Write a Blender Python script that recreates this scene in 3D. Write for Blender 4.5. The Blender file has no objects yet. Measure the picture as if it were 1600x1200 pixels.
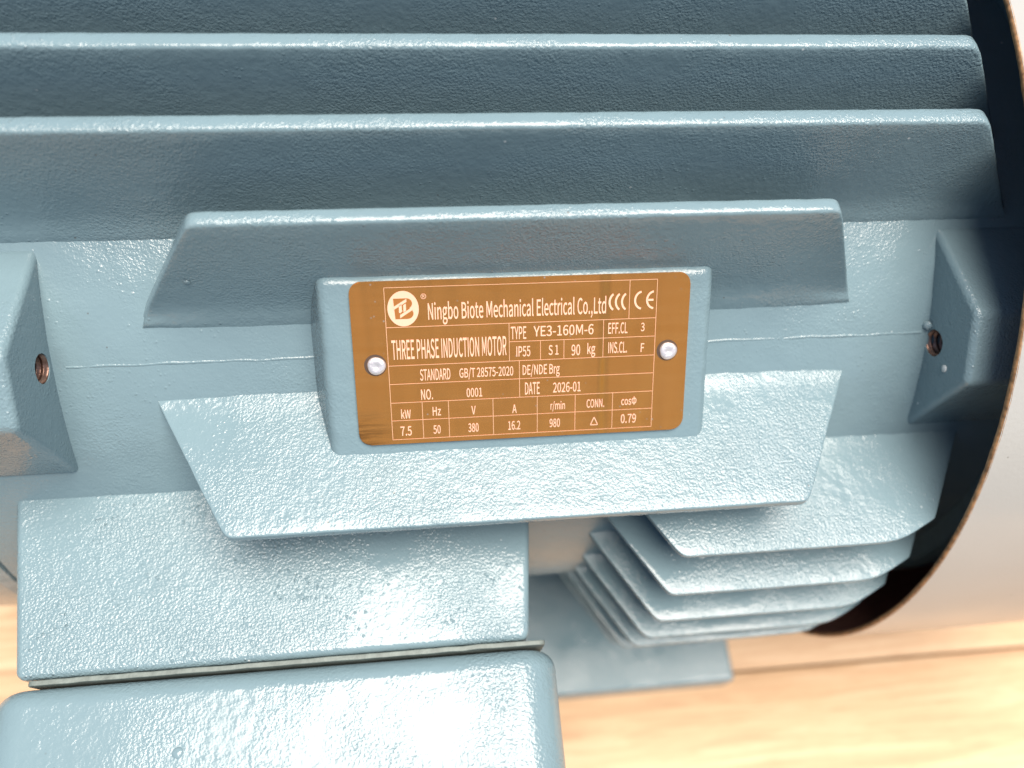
import bpy, bmesh, math, random
from mathutils import Vector, Matrix, noise
from math import sin, cos, radians, sqrt, pi, hypot

# ------------------------------------------------------------------ units
U = 0.00072                 # one drawing unit of the motor in metres
ZF = 222.0                  # height of the shaft axis above the floor, in units
sc = bpy.context.scene
col = sc.collection
random.seed(4)

# ------------------------------------------------------------------ camera
cam_d = bpy.data.cameras.new("camera")
cam = bpy.data.objects.new("camera", cam_d)
col.objects.link(cam)
cam.location = (-34.403 * U, -270.491 * U, (381.476 + ZF) * U)
cam.rotation_euler = (radians(27.34), radians(-4.23), radians(-5.12))
cam_d.sensor_width = 36.0
cam_d.lens = 1219.7 / 1600 * 36
cam_d.clip_start = 0.005
cam_d.clip_end = 100
cam_d.dof.use_dof = True
cam_d.dof.focus_distance = 275 * U
cam_d.dof.aperture_fstop = 6.8
sc.camera = cam

# ------------------------------------------------------------------ sky and sun
SUN_EL, SUN_AZ = 81.0, 118.0          # azimuth from +Y towards +X
w = bpy.data.worlds.new("World")
sc.world = w
w.use_nodes = True
wn = w.node_tree
bg = wn.nodes["Background"]
sky = wn.nodes.new("ShaderNodeTexSky")
sky.sky_type = 'NISHITA'
sky.sun_disc = False
sky.sun_elevation = radians(SUN_EL)
sky.sun_rotation = radians(SUN_AZ)
sky.air_density = 1.0
sky.dust_density = 2.5
sky.ozone_density = 1.0
wn.links.new(sky.outputs[0], bg.inputs[0])
bg.inputs[1].default_value = 0.075

sd = bpy.data.lights.new("sun", 'SUN')
sd.energy = 5.0
sd.angle = radians(50)
sd.color = (1.0, 0.885, 0.775)
sun = bpy.data.objects.new("sun", sd)
col.objects.link(sun)
sv = Vector((cos(radians(SUN_EL)) * sin(radians(SUN_AZ)), cos(radians(SUN_EL)) * cos(radians(SUN_AZ)), sin(radians(SUN_EL))))
sun.rotation_euler = sv.to_track_quat('Z', 'Y').to_euler()
sun.location = sv * 3

sc.view_settings.view_transform = 'Standard'
sc.view_settings.look = 'None'
sc.view_settings.exposure = 0.80
sc.view_settings.gamma = 1.0
sc.view_settings.use_curve_mapping = False

# ------------------------------------------------------------------ materials
class NT:
    def __init__(s, name):
        s.m = bpy.data.materials.new(name)
        s.m.use_nodes = True
        s.t = s.m.node_tree
        s.b = s.t.nodes["Principled BSDF"]
        s.co = s.t.nodes.new("ShaderNodeTexCoord").outputs["Object"]
    def n(s, typ, **kw):
        x = s.t.nodes.new(typ)
        for k, v in kw.items():
            setattr(x, k, v)
        return x
    def L(s, a, b):
        s.t.links.new(a, b)
    def noise(s, scale, detail=2.0, rough=0.5, vec=None, dist=0.0):
        x = s.n("ShaderNodeTexNoise")
        x.inputs["Scale"].default_value = scale
        x.inputs["Detail"].default_value = detail
        x.inputs["Roughness"].default_value = rough
        x.inputs["Distortion"].default_value = dist
        s.L(vec or s.co, x.inputs["Vector"])
        return x.outputs["Fac"]
    def stretch(s, sx, sy, sz):
        x = s.n("ShaderNodeMapping")
        x.inputs["Scale"].default_value = (sx, sy, sz)
        s.L(s.co, x.inputs["Vector"])
        return x.outputs["Vector"]
    def ramp(s, fac, stops):
        x = s.n("ShaderNodeValToRGB")
        e = x.color_ramp.elements
        while len(e) < len(stops):
            e.new(0.5)
        for q, (p, c) in zip(e, stops):
            q.position = p
            q.color = c if len(c) == 4 else (*c, 1)
        s.L(fac, x.inputs[0])
        return x.outputs[0]
    def mr(s, fac, a, b, c, d):
        x = s.n("ShaderNodeMapRange")
        for i, v in enumerate((a, b, c, d)):
            x.inputs[i + 1].default_value = v
        s.L(fac, x.inputs[0])
        return x.outputs[0]
    def math(s, op, a, b):
        x = s.n("ShaderNodeMath", operation=op)
        for i, v in enumerate((a, b)):
            if isinstance(v, (int, float)):
                x.inputs[i].default_value = v
            else:
                s.L(v, x.inputs[i])
        return x.outputs[0]
    def mix(s, fac, a, b):
        x = s.n("ShaderNodeMix", data_type='RGBA')
        for i, v in ((0, fac), (6, a), (7, b)):
            if isinstance(v, (int, float)):
                x.inputs[i].default_value = v
            elif isinstance(v, tuple):
                x.inputs[i].default_value = (*v, 1)
            else:
                s.L(v, x.inputs[i])
        return x.outputs[2]
    def bump(s, h, strength, dist, prev=None):
        x = s.n("ShaderNodeBump")
        x.inputs["Strength"].default_value = strength
        x.inputs["Distance"].default_value = dist
        s.L(h, x.inputs["Height"])
        if prev is not None:
            s.L(prev, x.inputs["Normal"])
        return x.outputs[0]

def paint(name, base, rough, peel, amp, pimples=0.5, edge_glint=False):
    """enamel over rough cast iron: orange peel, pimples, dust specks"""
    t = NT(name)
    big_n = t.noise(28, 3)
    c1 = tuple(x * 0.93 for x in base)
    c2 = tuple(min(1, x * 1.07) for x in base)
    c = t.mix(big_n, c1, c2)
    # pale dust specks
    v = t.n("ShaderNodeTexVoronoi")
    v.inputs["Scale"].default_value = 190
    t.L(t.co, v.inputs["Vector"])
    sp = t.mr(v.outputs["Distance"], 0.045, 0.075, 1, 0)
    gate = t.mr(t.noise(60, 1), 0.58, 0.66, 0, 1)
    sp = t.math('MULTIPLY', sp, gate)
    c = t.mix(t.math('MULTIPLY', sp, 0.55), c, (0.62, 0.66, 0.66))
    # sparse dark grit
    v2 = t.n("ShaderNodeTexVoronoi")
    v2.inputs["Scale"].default_value = 260
    t.L(t.stretch(1.0, 1.0, 1.13), v2.inputs["Vector"])
    gr_ = t.math('MULTIPLY', t.mr(v2.outputs["Distance"], 0.05, 0.09, 1, 0), t.mr(t.noise(47, 2, 0.5, t.stretch(1.1, 0.9, 1)), 0.60, 0.66, 0, 1))
    c = t.mix(t.math('MULTIPLY', gr_, 0.7), c, (0.07, 0.06, 0.05))
    if edge_glint:      # specular highlight painted as pale colour along the cast edges
        ge = t.n("ShaderNodeNewGeometry")
        e = t.mr(ge.outputs["Pointiness"], 0.535, 0.60, 0, 1)
        e = t.math('MULTIPLY', e, t.mr(t.noise(240, 4, 0.7), 0.42, 0.62, 0, 0.75))
        c = t.mix(e, c, (0.40, 0.44, 0.45))
    t.L(c, t.b.inputs["Base Color"])
    t.L(t.mr(t.noise(45, 3), 0.3, 0.7, rough * 0.8, rough * 1.25), t.b.inputs["Roughness"])
    t.b.inputs["Specular IOR Level"].default_value = 0.5
    h1 = t.noise(peel, 1.6, 0.5)
    h2 = t.noise(peel * 0.33, 2.0)
    vv = t.n("ShaderNodeTexVoronoi")
    vv.inputs["Scale"].default_value = peel * 0.42
    t.L(t.co, vv.inputs["Vector"])
    pm = t.math('MULTIPLY', t.mr(vv.outputs["Distance"], 0.05, 0.30, 1, 0), t.mr(t.noise(90, 1), 0.52, 0.62, 0, 1))
    patch = t.mr(t.noise(34, 3, 0.55), 0.36, 0.66, 0.12, 1.4)
    n = t.bump(h2, 0.5, amp * 1.1)
    n = t.bump(t.math('MULTIPLY', h1, patch), 1.0, amp, n)
    n = t.bump(pm, pimples, amp * 0.8, n)
    t.L(n, t.b.inputs["Normal"])
    return t.m

BASE = (0.140, 0.213, 0.243)
M_cast = paint("cast_iron_paint", BASE, 0.14, 1500, 0.00027, edge_glint=True)
M_body = paint("frame_paint", BASE, 0.17, 1450, 0.00020, 0.6)
M_box = paint("terminal_box_paint", BASE, 0.13, 1500, 0.00033, 0.9)
M_smooth = paint("terminal_cover_paint", BASE, 0.14, 1250, 0.00026, 0.1)
def pad_mat():
    """pad paint; its left flank is thinly painted, so dark sandy iron shows through in specks"""
    m = paint("nameplate_pad_paint", BASE, 0.20, 1150, 0.00015, 0.3)
    nt = m.node_tree
    b = nt.nodes["Principled BSDF"]
    src = b.inputs["Base Color"].links[0].from_socket
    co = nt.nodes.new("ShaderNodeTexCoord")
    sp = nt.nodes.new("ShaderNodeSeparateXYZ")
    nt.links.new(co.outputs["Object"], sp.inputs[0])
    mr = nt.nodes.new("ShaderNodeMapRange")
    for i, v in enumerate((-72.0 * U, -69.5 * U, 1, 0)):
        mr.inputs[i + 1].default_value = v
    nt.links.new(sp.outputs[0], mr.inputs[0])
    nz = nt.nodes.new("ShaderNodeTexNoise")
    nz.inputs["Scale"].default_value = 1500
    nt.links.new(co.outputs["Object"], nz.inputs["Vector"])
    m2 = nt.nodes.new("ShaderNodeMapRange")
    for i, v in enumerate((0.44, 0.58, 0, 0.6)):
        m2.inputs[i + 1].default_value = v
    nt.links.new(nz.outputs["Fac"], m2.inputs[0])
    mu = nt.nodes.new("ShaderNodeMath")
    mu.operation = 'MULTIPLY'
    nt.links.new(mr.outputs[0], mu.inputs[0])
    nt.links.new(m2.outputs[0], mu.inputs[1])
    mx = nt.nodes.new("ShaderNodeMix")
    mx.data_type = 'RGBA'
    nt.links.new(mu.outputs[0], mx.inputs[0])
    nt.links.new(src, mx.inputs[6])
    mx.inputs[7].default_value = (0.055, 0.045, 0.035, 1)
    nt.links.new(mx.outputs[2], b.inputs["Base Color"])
    return m
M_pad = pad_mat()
M_hood = paint("hood_paint", (0.31, 0.32, 0.31), 0.20, 900, 0.00005, 0.1)

def simple(name, colr, rough, metal=0.0, bscale=None, bamp=0.0, var=0.0):
    t = NT(name)
    if var:
        t.L(t.mix(t.mr(t.noise(bscale * 0.6, 3), 0.3, 0.7, 0, 1), tuple(x * (1 - var) for x in colr), tuple(min(1, x * (1 + var)) for x in colr)), t.b.inputs["Base Color"])
    else:
        t.b.inputs["Base Color"].default_value = (*colr, 1)
    t.b.inputs["Roughness"].default_value = rough
    t.b.inputs["Metallic"].default_value = metal
    if bscale:
        t.L(t.bump(t.noise(bscale, 3), 1.0, bamp), t.b.inputs["Normal"])
    return t.m

M_inner = simple("hood_inside_primer", (0.40, 0.20, 0.18), 0.3, 0, 300, 0.00003)  # reflection of the wood put into the even red-brown inside colour
M_rim = simple("cut_sheet_edge", (0.30, 0.17, 0.08), 0.55, 0.3, 900, 0.0002, 0.5)
M_gasket = simple("gasket_rubber", (0.12, 0.15, 0.14), 0.6, 0, 700, 0.0002, 0.2)
M_thread = simple("tapped_thread_steel", (0.20, 0.12, 0.09), 0.35, 0.7, 900, 0.0001, 0.4)
M_rivet = simple("aluminium_rivet", (0.80, 0.77, 0.76), 0.34, 0.75, 1500, 0.00012, 0.1)
M_ink = simple("etched_lettering", (0.62, 0.41, 0.29), 0.55, 0.1)
M_rule = simple("etched_rule", (0.60, 0.36, 0.22), 0.5, 0.2)
M_ink2 = simple("logo_ground", (0.36, 0.14, 0.03), 0.4, 0.4)
M_dark = simple("end_shield_paint", (0.10, 0.17, 0.20), 0.45, 0, 500, 0.0002, 0.1)

def plate_mat():
    t = NT("lacquered_copper_plate")
    sx = t.stretch(1.0, 9.0, 9.0)
    streak = t.noise(60, 4, 0.6, sx, 0.4)
    c = t.mix(t.mr(streak, 0.3, 0.7, 0, 1), (0.88, 0.345, 0.07), (0.91, 0.375, 0.085))
    # darker brown towards the lower left corner, streaked along the plate
    sp = t.n("ShaderNodeSeparateXYZ")
    t.L(t.co, sp.inputs[0])
    a = t.mr(sp.outputs[0], -60 * U, -46 * U, 1, 0)
    b = t.mr(sp.outputs[2], (ZF + 120) * U, (ZF + 127.5) * U, 1, 0)
    st = t.noise(110, 4, 0.7, t.stretch(0.6, 8, 8))
    k = t.math('MULTIPLY', t.math('MULTIPLY', a, b), t.mr(st, 0.42, 0.62, 0.1, 1))
    c = t.mix(t.math('MULTIPLY', k, 0.9), c, (0.13, 0.045, 0.012))
    # bright dust specks
    v = t.n("ShaderNodeTexVoronoi")
    v.inputs["Scale"].default_value = 420
    t.L(t.co, v.inputs["Vector"])
    g = t.math('MULTIPLY', t.mr(v.outputs["Distance"], 0.06, 0.13, 1, 0), t.mr(t.noise(75, 2), 0.55, 0.68, 0, 1))
    c = t.mix(g, c, (0.95, 0.72, 0.50))
    t.L(c, t.b.inputs["Base Color"])
    t.b.inputs["Metallic"].default_value = 0.88
    t.L(t.mr(streak, 0.3, 0.7, 0.07, 0.14), t.b.inputs["Roughness"])
    # a faint vertical crease and lazy waviness of the thin sheet
    cr = t.math('ABSOLUTE', t.math('SUBTRACT', sp.outputs[0], 29.3 * U), 0)
    crm = t.mr(cr, 0, 2.2 * U, 0, 1)
    x = t.n("ShaderNodeMapRange", interpolation_type='SMOOTHSTEP')
    for i, q in enumerate((26.5 * U, 31.5 * U, 0, 1)):
        x.inputs[i + 1].default_value = q
    t.L(sp.outputs[0], x.inputs[0])
    n = t.bump(x.outputs[0], 1.0, 0.0016)
    n = t.bump(t.noise(38, 2, 0.5, t.stretch(2.4, 0.35, 0.35)), 1.0, 0.0021, n)
    n = t.bump(t.noise(160, 2), 0.5, 0.00005, n)
    t.L(n, t.b.inputs["Normal"])
    return t.m
M_plate = plate_mat()

def wood_mat():
    t = NT("pine_boards")
    oi = t.n("ShaderNodeObjectInfo")
    off = t.n("ShaderNodeVectorMath", operation='ADD')
    t.L(t.co, off.inputs[0])
    sca = t.n("ShaderNodeVectorMath", operation='SCALE')
    sca.inputs[0].default_value = (3.1, 1.7, 0)
    t.L(oi.outputs["Random"], sca.inputs["Scale"])
    t.L(sca.outputs[0], off.inputs[1])
    mp = t.n("ShaderNodeMapping")
    mp.inputs["Scale"].default_value = (1.0, 16.0, 4.0)
    t.L(off.outputs[0], mp.inputs["Vector"])
    gr = t.noise(9, 5, 0.6, mp.outputs[0], 0.9)
    pores = t.noise(70, 3, 0.6, mp.outputs[0])
    blot = t.noise(9, 3, 0.5, off.outputs[0])
    c = t.ramp(gr, [(0.30, (0.34, 0.21, 0.115)), (0.5, (0.48, 0.325, 0.19)), (0.72, (0.58, 0.44, 0.29))])
    c = t.mix(t.mr(blot, 0.35, 0.7, 0, 0.45), c, (0.50, 0.33, 0.19))
    c = t.mix(t.mr(pores, 0.55, 0.72, 0, 0.35), c, (0.28, 0.13, 0.05))
    t.L(c, t.b.inputs["Base Color"])
    t.b.inputs["Roughness"].default_value = 0.55
    n = t.bump(gr, 0.5, 0.0006)
    n = t.bump(pores, 0.5, 0.0003, n)
    t.L(n, t.b.inputs["Normal"])
    return t.m
M_wood = wood_mat()
M_ground = simple("dark_yard_ground", (0.06, 0.06, 0.062), 0.9, 0, 40, 0.004, 0.25)
M_under = simple("dark_underfloor", (0.10, 0.06, 0.03), 0.8, 0, 60, 0.001, 0.3)

# ------------------------------------------------------------------ helpers
def P(x, y, z):
    return Vector((x * U, y * U, (z + ZF) * U))

def link(name, me, mats, parent=None, sharp=35, weighted=False):
    for m in (mats if isinstance(mats, (list, tuple)) else [mats]):
        me.materials.append(m)
    o = bpy.data.objects.new(name, me)
    col.objects.link(o)
    if parent is not None:
        o.parent = parent
    if len(me.polygons):
        me.polygons.foreach_set("use_smooth", [True] * len(me.polygons))
        me.set_sharp_from_angle(angle=radians(sharp))
    if weighted:
        md = o.modifiers.new("wn", 'WEIGHTED_NORMAL')
        md.keep_sharp = True
    return o

def mesh_from(name, verts, faces):
    me = bpy.data.meshes.new(name)
    me.from_pydata([tuple(v) for v in verts], [], faces)
    me.update()
    return me

def grid_faces(ni, nj, closed_j=False, off=0):
    f = []
    for i in range(ni - 1):
        for j in range(nj if closed_j else nj - 1):
            j2 = (j + 1) % nj
            f.append((off + i * nj + j, off + (i + 1) * nj + j, off + (i + 1) * nj + j2, off + i * nj + j2))
    return f

def bm_mesh(name, bm):
    bmesh.ops.recalc_face_normals(bm, faces=bm.faces[:])
    me = bpy.data.meshes.new(name)
    bm.to_mesh(me)
    bm.free()
    return me

def jitter(p, amp, f=0.16, seed=0.0):
    """p in units; lumpy casting noise"""
    q = Vector((p[0] * f + seed, p[1] * f, p[2] * f))
    n = noise.noise_vector(q) * amp + noise.noise_vector(q * 3.1) * amp * 0.45
    return (p[0] + n.x, p[1] + n.y, p[2] + n.z)

def hexa(name, pts, bevel, seg=4, only=None):
    """pts: 8 corners (bottom 4 ccw, top 4 ccw) in units"""
    bm = bmesh.new()
    v = [bm.verts.new(P(*p)) for p in pts]
    for f in ((0, 3, 2, 1), (4, 5, 6, 7), (0, 1, 5, 4), (1, 2, 6, 5), (2, 3, 7, 6), (3, 0, 4, 7)):
        bm.faces.new([v[i] for i in f])
    bmesh.ops.recalc_face_normals(bm, faces=bm.faces[:])
    if bevel:
        bmesh.ops.bevel(bm, geom=bm.edges[:], offset=bevel * U, segments=seg, profile=0.5, affect='EDGES')
    return bm_mesh(name, bm)

# ------------------------------------------------------------------ the surface below
GX = 8000.0
gm = mesh_from("ground", [P(-GX, -GX, -262), P(GX, -GX, -262), P(GX, GX, -262), P(-GX, GX, -262)], [(0, 1, 2, 3)])
ground = link("ground", gm, M_ground)
ground["kind"] = "structure"
floor_me = hexa("floor", [(-990, -1200, -258), (990, -1200, -258), (990, 445, -258), (-990, 445, -258),
                          (-990, -1200, -236), (990, -1200, -236), (990, 445, -236), (-990, 445, -236)], 0)
floor = link("wooden_floor", floor_me, M_under)
floor["kind"] = "structure"
PW = 166.0
y = -213.0 - 6 * PW
while y < 440:
    dz = random.uniform(-0.5, 0.0)
    me = hexa("plank", [(-1000, y + 0.7, -236), (1000, y + 0.7, -236), (1000, y + PW - 0.7, -236), (-1000, y + PW - 0.7, -236),
                        (-1000, y + 0.7, -222.0 + dz), (1000, y + 0.7, -222.0 + dz), (1000, y + PW - 0.7, -222.0 + dz), (-1000, y + PW - 0.7, -222.0 + dz)], 1.4, 2)
    link("plank", me, M_wood, floor)
    y += PW

# ------------------------------------------------------------------ the motor
motor = bpy.data.objects.new("electric_motor", None)
motor.empty_display_size = 0.1
col.objects.link(motor)
motor["label"] = "blue-grey cast iron electric motor with cooling fins and copper nameplate on wooden boards"
motor["category"] = "motor"

RB, RF = 176.8, 218.5
XE = 214.0

# frame shell
def shell():
    xs = [-XE + i * 2.4 for i in range(int(2 * XE / 2.4) + 1)]
    nt = 300
    verts = []
    for i, x in enumerate(xs):
        for j in range(nt):
            a = 2 * pi * j / nt
            p = (x, -RB * cos(a), RB * sin(a))
            verts.append(P(*jitter(p, 0.28, 0.12, 7)))
    faces = grid_faces(len(xs), nt, True)
    return mesh_from("frame_shell", verts, [f[::-1] for f in faces])
link("frame_shell", shell(), M_body, motor, 60)

# parting line of the mould along the flank
def parting():
    verts, xs = [], []
    x = -163.0
    while x < 164:
        xs.append(x)
        x += 1.3
    for x in xs:
        hgt = 0.16 + 0.16 * noise.noise((x * 0.045, 3, 1)) + 0.14 * noise.noise((x * 0.5, 1, 1))
        hgt = max(-0.4, hgt) * (1.3 if x > 110 else 1.0)
        dy = 0.6 * noise.noise((x * 0.09, 8, 2))
        for s, r in ((-0.9, -0.5), (-0.35, hgt), (0.3, hgt), (0.9, -0.5)):
            a = radians(45) + (s + dy) / RB
            rr = RB + r
            verts.append(P(x, -rr * cos(a), rr * sin(a)))
    return mesh_from("parting_line", verts, grid_faces(len(xs), 4))
link("parting_line", parting(), M_body, motor, 180)

# cooling fins --------------------------------------------------------
def fin(vertical, p, tip, ends_l, ends_r, thick=5.0, seed=0.0, rad=1.5, amp=0.13):
    """ends_*: list of (x, s) from the root outward; fin plane offset p, tip height tip"""
    base = sqrt(RB * RB - p * p) - 6.0 if abs(p) < RB - 8 else 20
    if p < 0 and not vertical:
        base = sqrt(RB * RB - (abs(p) + thick) ** 2) - 6
    def line(pts, x):
        # height of the slanted end outline at x (pts ordered by growing s)
        (xa, sa), (xb, sb) = pts[0], pts[1]
        best = None
        for (xa, sa), (xb, sb) in zip(pts[:-1], pts[1:]):
            v = sa + (x - xa) * (sb - sa) / (xb - xa)
            best = v if best is None else min(best, v)
        return best
    def top(x):
        vals = [tip, line(ends_l, x), line(ends_r, x)]
        kk = 1.6
        m = min(vals)
        return m - kk * math.log(sum(math.exp(-(v - m) / kk) for v in vals))
    def x_at_base(pts):
        (xa, sa), (xb, sb) = pts[0], pts[1]
        return xa + (base - sa) * (xb - xa) / (sb - sa)
    xl, xr = x_at_base(ends_l), x_at_base(ends_r)
    xs = []
    x = xl
    while x < xr:
        xs.append(x)
        d = min(x - xl, xr - x)
        x += 0.8 if d < 52 else 1.7
    xs.append(xr)
    r = rad
    def prof(s0, s1):
        H = max(s1 - s0, 0.02)
        out = []
        rr = min(r, H * 0.4)
        nS = 14
        def wf(s):
            u = s1 - s
            fil = (2.6 if vertical else 1.0) * math.exp(-max(0, (s - (s0 + 6.0))) / (2.8 if vertical else 1.6))
            return min(u * 0.012, 1.0) + min(fil, 4.0)
        for i in range(nS):
            s = s0 + (H - rr) * i / (nS - 1)
            out.append((s, -wf(s)))
        for a in (25, 50, 75):
            out.append((s1 - rr + rr * sin(radians(a)), rr - rr * cos(radians(a))))
        out.append((s1 + 0.10, thick * 0.5))
        for a in (75, 50, 25):
            out.append((s1 - rr + rr * sin(radians(a)), thick - rr + rr * cos(radians(a))))
        for i in range(nS - 1, -1, -1):
            s = s0 + (H - rr) * i / (nS - 1)
            out.append((s, thick + wf(s)))
        return out
    verts = []
    for x in xs:
        pr = prof(base, max(top(x), base + 0.02))
        for s, wv in pr:
            if vertical:
                q = (x, -p + wv, s)
            else:
                q = (x, -s, p - wv)
            verts.append(P(*jitter(q, amp, 0.17, seed)))
    n = len(pr)
    return mesh_from("cooling_fin", verts, grid_faces(len(xs), n, False))

def fix_normals(me):
    bm = bmesh.new()
    bm.from_mesh(me)
    bmesh.ops.recalc_face_normals(bm, faces=bm.faces[:])
    bm.to_mesh(me)
    bm.free()

def add_fin(*a, **k):
    me = fin(*a, **k)
    return link("cooling_fin", me, M_cast, motor, 70)

# the pair of short fins that frame the nameplate
o = add_fin(True, 112.6, 187.0, [(-134.5, 136.3), (-105.5, 187.0)], [(131.0, 136.3), (104.5, 187.0)], thick=6.0, seed=1)
o["label"] = "short upright fin above the nameplate"
o = add_fin(False, 113.4, 188.2, [(-133.0, 137.0), (-106.0, 188.2)], [(131.5, 137.0), (104.0, 188.2)], thick=4.6, seed=2, rad=0.9)
o["label"] = "short level fin below the nameplate"
# upright fins over the top of the frame
for i in range(8):
    p = 87.0 - 25.35 * i
    tz = sqrt(RF * RF - p * p)
    add_fin(True, p, tz, [(-206.0, tz - 36), (-182.0, tz)], [(187.0, tz - 36), (158.5, tz)], thick=6.8, seed=10 + i)
# level fins on the side, right of the terminal box
for i in range(7):
    p = 87.0 - 25.35 * i
    ty = sqrt((RF - 1.2) ** 2 - p * p)
    add_fin(False, p, ty, [(35.0, ty - 42), (60.5, ty)], [(188.0, ty - 40), (168.5, ty - 8.5), (151.0, ty)], thick=2.5, seed=30 + i, rad=0.5, amp=0.09)

# nameplate pad --------------------------------------------------------
TH = radians(45.26)
NV = Vector((0, -cos(TH), sin(TH)))
UV = Vector((0, sin(TH), cos(TH)))
def Q(x, v, r):
    p = NV * r + UV * v
    return (x, p.y, p.z)
pad = hexa("nameplate_pad", [Q(-80, -40.5, 165), Q(77, -40.5, 165), Q(77, 34, 165), Q(-80, 34, 165),
                             Q(-70.0, -37.2, 193.4), Q(68.4, -37.2, 193.4), Q(68.4, 31.4, 193.4), Q(-70.6, 31.4, 193.4)], 3.0, 5)
def subdiv_noise(me, cuts_len, amp, seed):
    bm = bmesh.new()
    bm.from_mesh(me)
    for _ in range(6):
        es = [e for e in bm.edges if e.calc_length() > cuts_len * U]
        if not es:
            break
        bmesh.ops.subdivide_edges(bm, edges=es, cuts=1, use_grid_fill=True)
    bmesh.ops.triangulate(bm, faces=[f for f in bm.faces if len(f.verts) > 4])
    for v in bm.verts:
        q = (v.co.x / U, v.co.y / U, v.co.z / U - ZF)
        v.co = P(*jitter(q, amp, 0.17, seed))
    bm.to_mesh(me)
    bm.free()
subdiv_noise(pad, 3.0, 0.22, 50)
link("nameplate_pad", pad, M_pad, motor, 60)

# nameplate ------------------------------------------------------------
RP = 194.55
def Qp(x, v, r=RP):
    return P(*Q(x, v, r))
def plate_mesh():
    W2, H2, r = 60.0, 29.8, 4.2
    loop = []
    for cx, cv, a0 in ((W2 - r, H2 - r, 0), (-W2 + r, H2 - r, 90), (-W2 + r, -H2 + r, 180), (W2 - r, -H2 + r, 270)):
        for i in range(9):
            a = radians(a0 + i * 90 / 8)
            loop.append((cx + r * cos(a), cv + r * sin(a)))
    bm = bmesh.new()
    lo = [bm.verts.new(Qp(x, v, RP - 1.1)) for x, v in loop]
    hi = [bm.verts.new(Qp(x, v, RP)) for x, v in loop]
    bm.faces.new(hi)
    bm.faces.new(lo[::-1])
    for i in range(len(loop)):
        j = (i + 1) % len(loop)
        bm.faces.new((lo[i], lo[j], hi[j], hi[i]))
    es = [e for e in bm.edges if all(v in set(hi) for v in e.verts)]
    bmesh.ops.bevel(bm, geom=es, offset=0.3 * U, segments=2, affect='EDGES')
    return bm_mesh("nameplate", bm)
plate = link("nameplate", plate_mesh(), M_plate, motor, 40)
plate["label"] = "orange copper nameplate with pale etched lettering"

def flat(polys, lift):
    """polygons (lists of (x, v)) lying on the plate"""
    verts, faces = [], []
    for poly in polys:
        o0 = len(verts)
        verts += [Qp(x, v, RP + lift) for x, v in poly]
        faces.append(tuple(range(o0, o0 + len(poly))))
    return mesh_from("flat", verts, faces)

def quads_mesh(name, quads, lift, mat):
    me = flat(quads, lift)
    return link(name, me, mat, plate)

# table rules
LWX = 0.19
def hline(x0, x1, v, t=LWX):
    return [(x0, v - t / 2), (x1, v - t / 2), (x1, v + t / 2), (x0, v + t / 2)]
def vline(x, v0, v1, t=LWX):
    return [(x - t / 2, v0), (x + t / 2, v0), (x + t / 2, v1), (x - t / 2, v1)]
XL, XR = -48.1, 47.8
rows = [27.55, 13.6, -0.25, -7.05, -14.05, -20.8, -28.05]
for v in rows:
    quads_mesh("table_rule", [hline(XL, XR, v)], 0.10, M_rule)
quads_mesh("table_rule", [hline(-5.3, XR, 6.85)], 0.10, M_rule)
for x, v0, v1 in [(XL, rows[6], rows[0]), (XR, rows[6], rows[0]), (37.85, rows[1], rows[0]), (-5.3, rows[2], rows[1]), (28.7, rows[2], rows[1]),
                  (5.9, rows[2], 6.85), (14.4, rows[2], 6.85), (-1.75, rows[4], rows[2])] + \
                 [(x, rows[6], rows[4]) for x in (-37.0, -27.6, -11.5, 4.7, 18.75, 32.75)]:
    quads_mesh("table_rule", [vline(x, v0, v1)], 0.13, M_rule)

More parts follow.
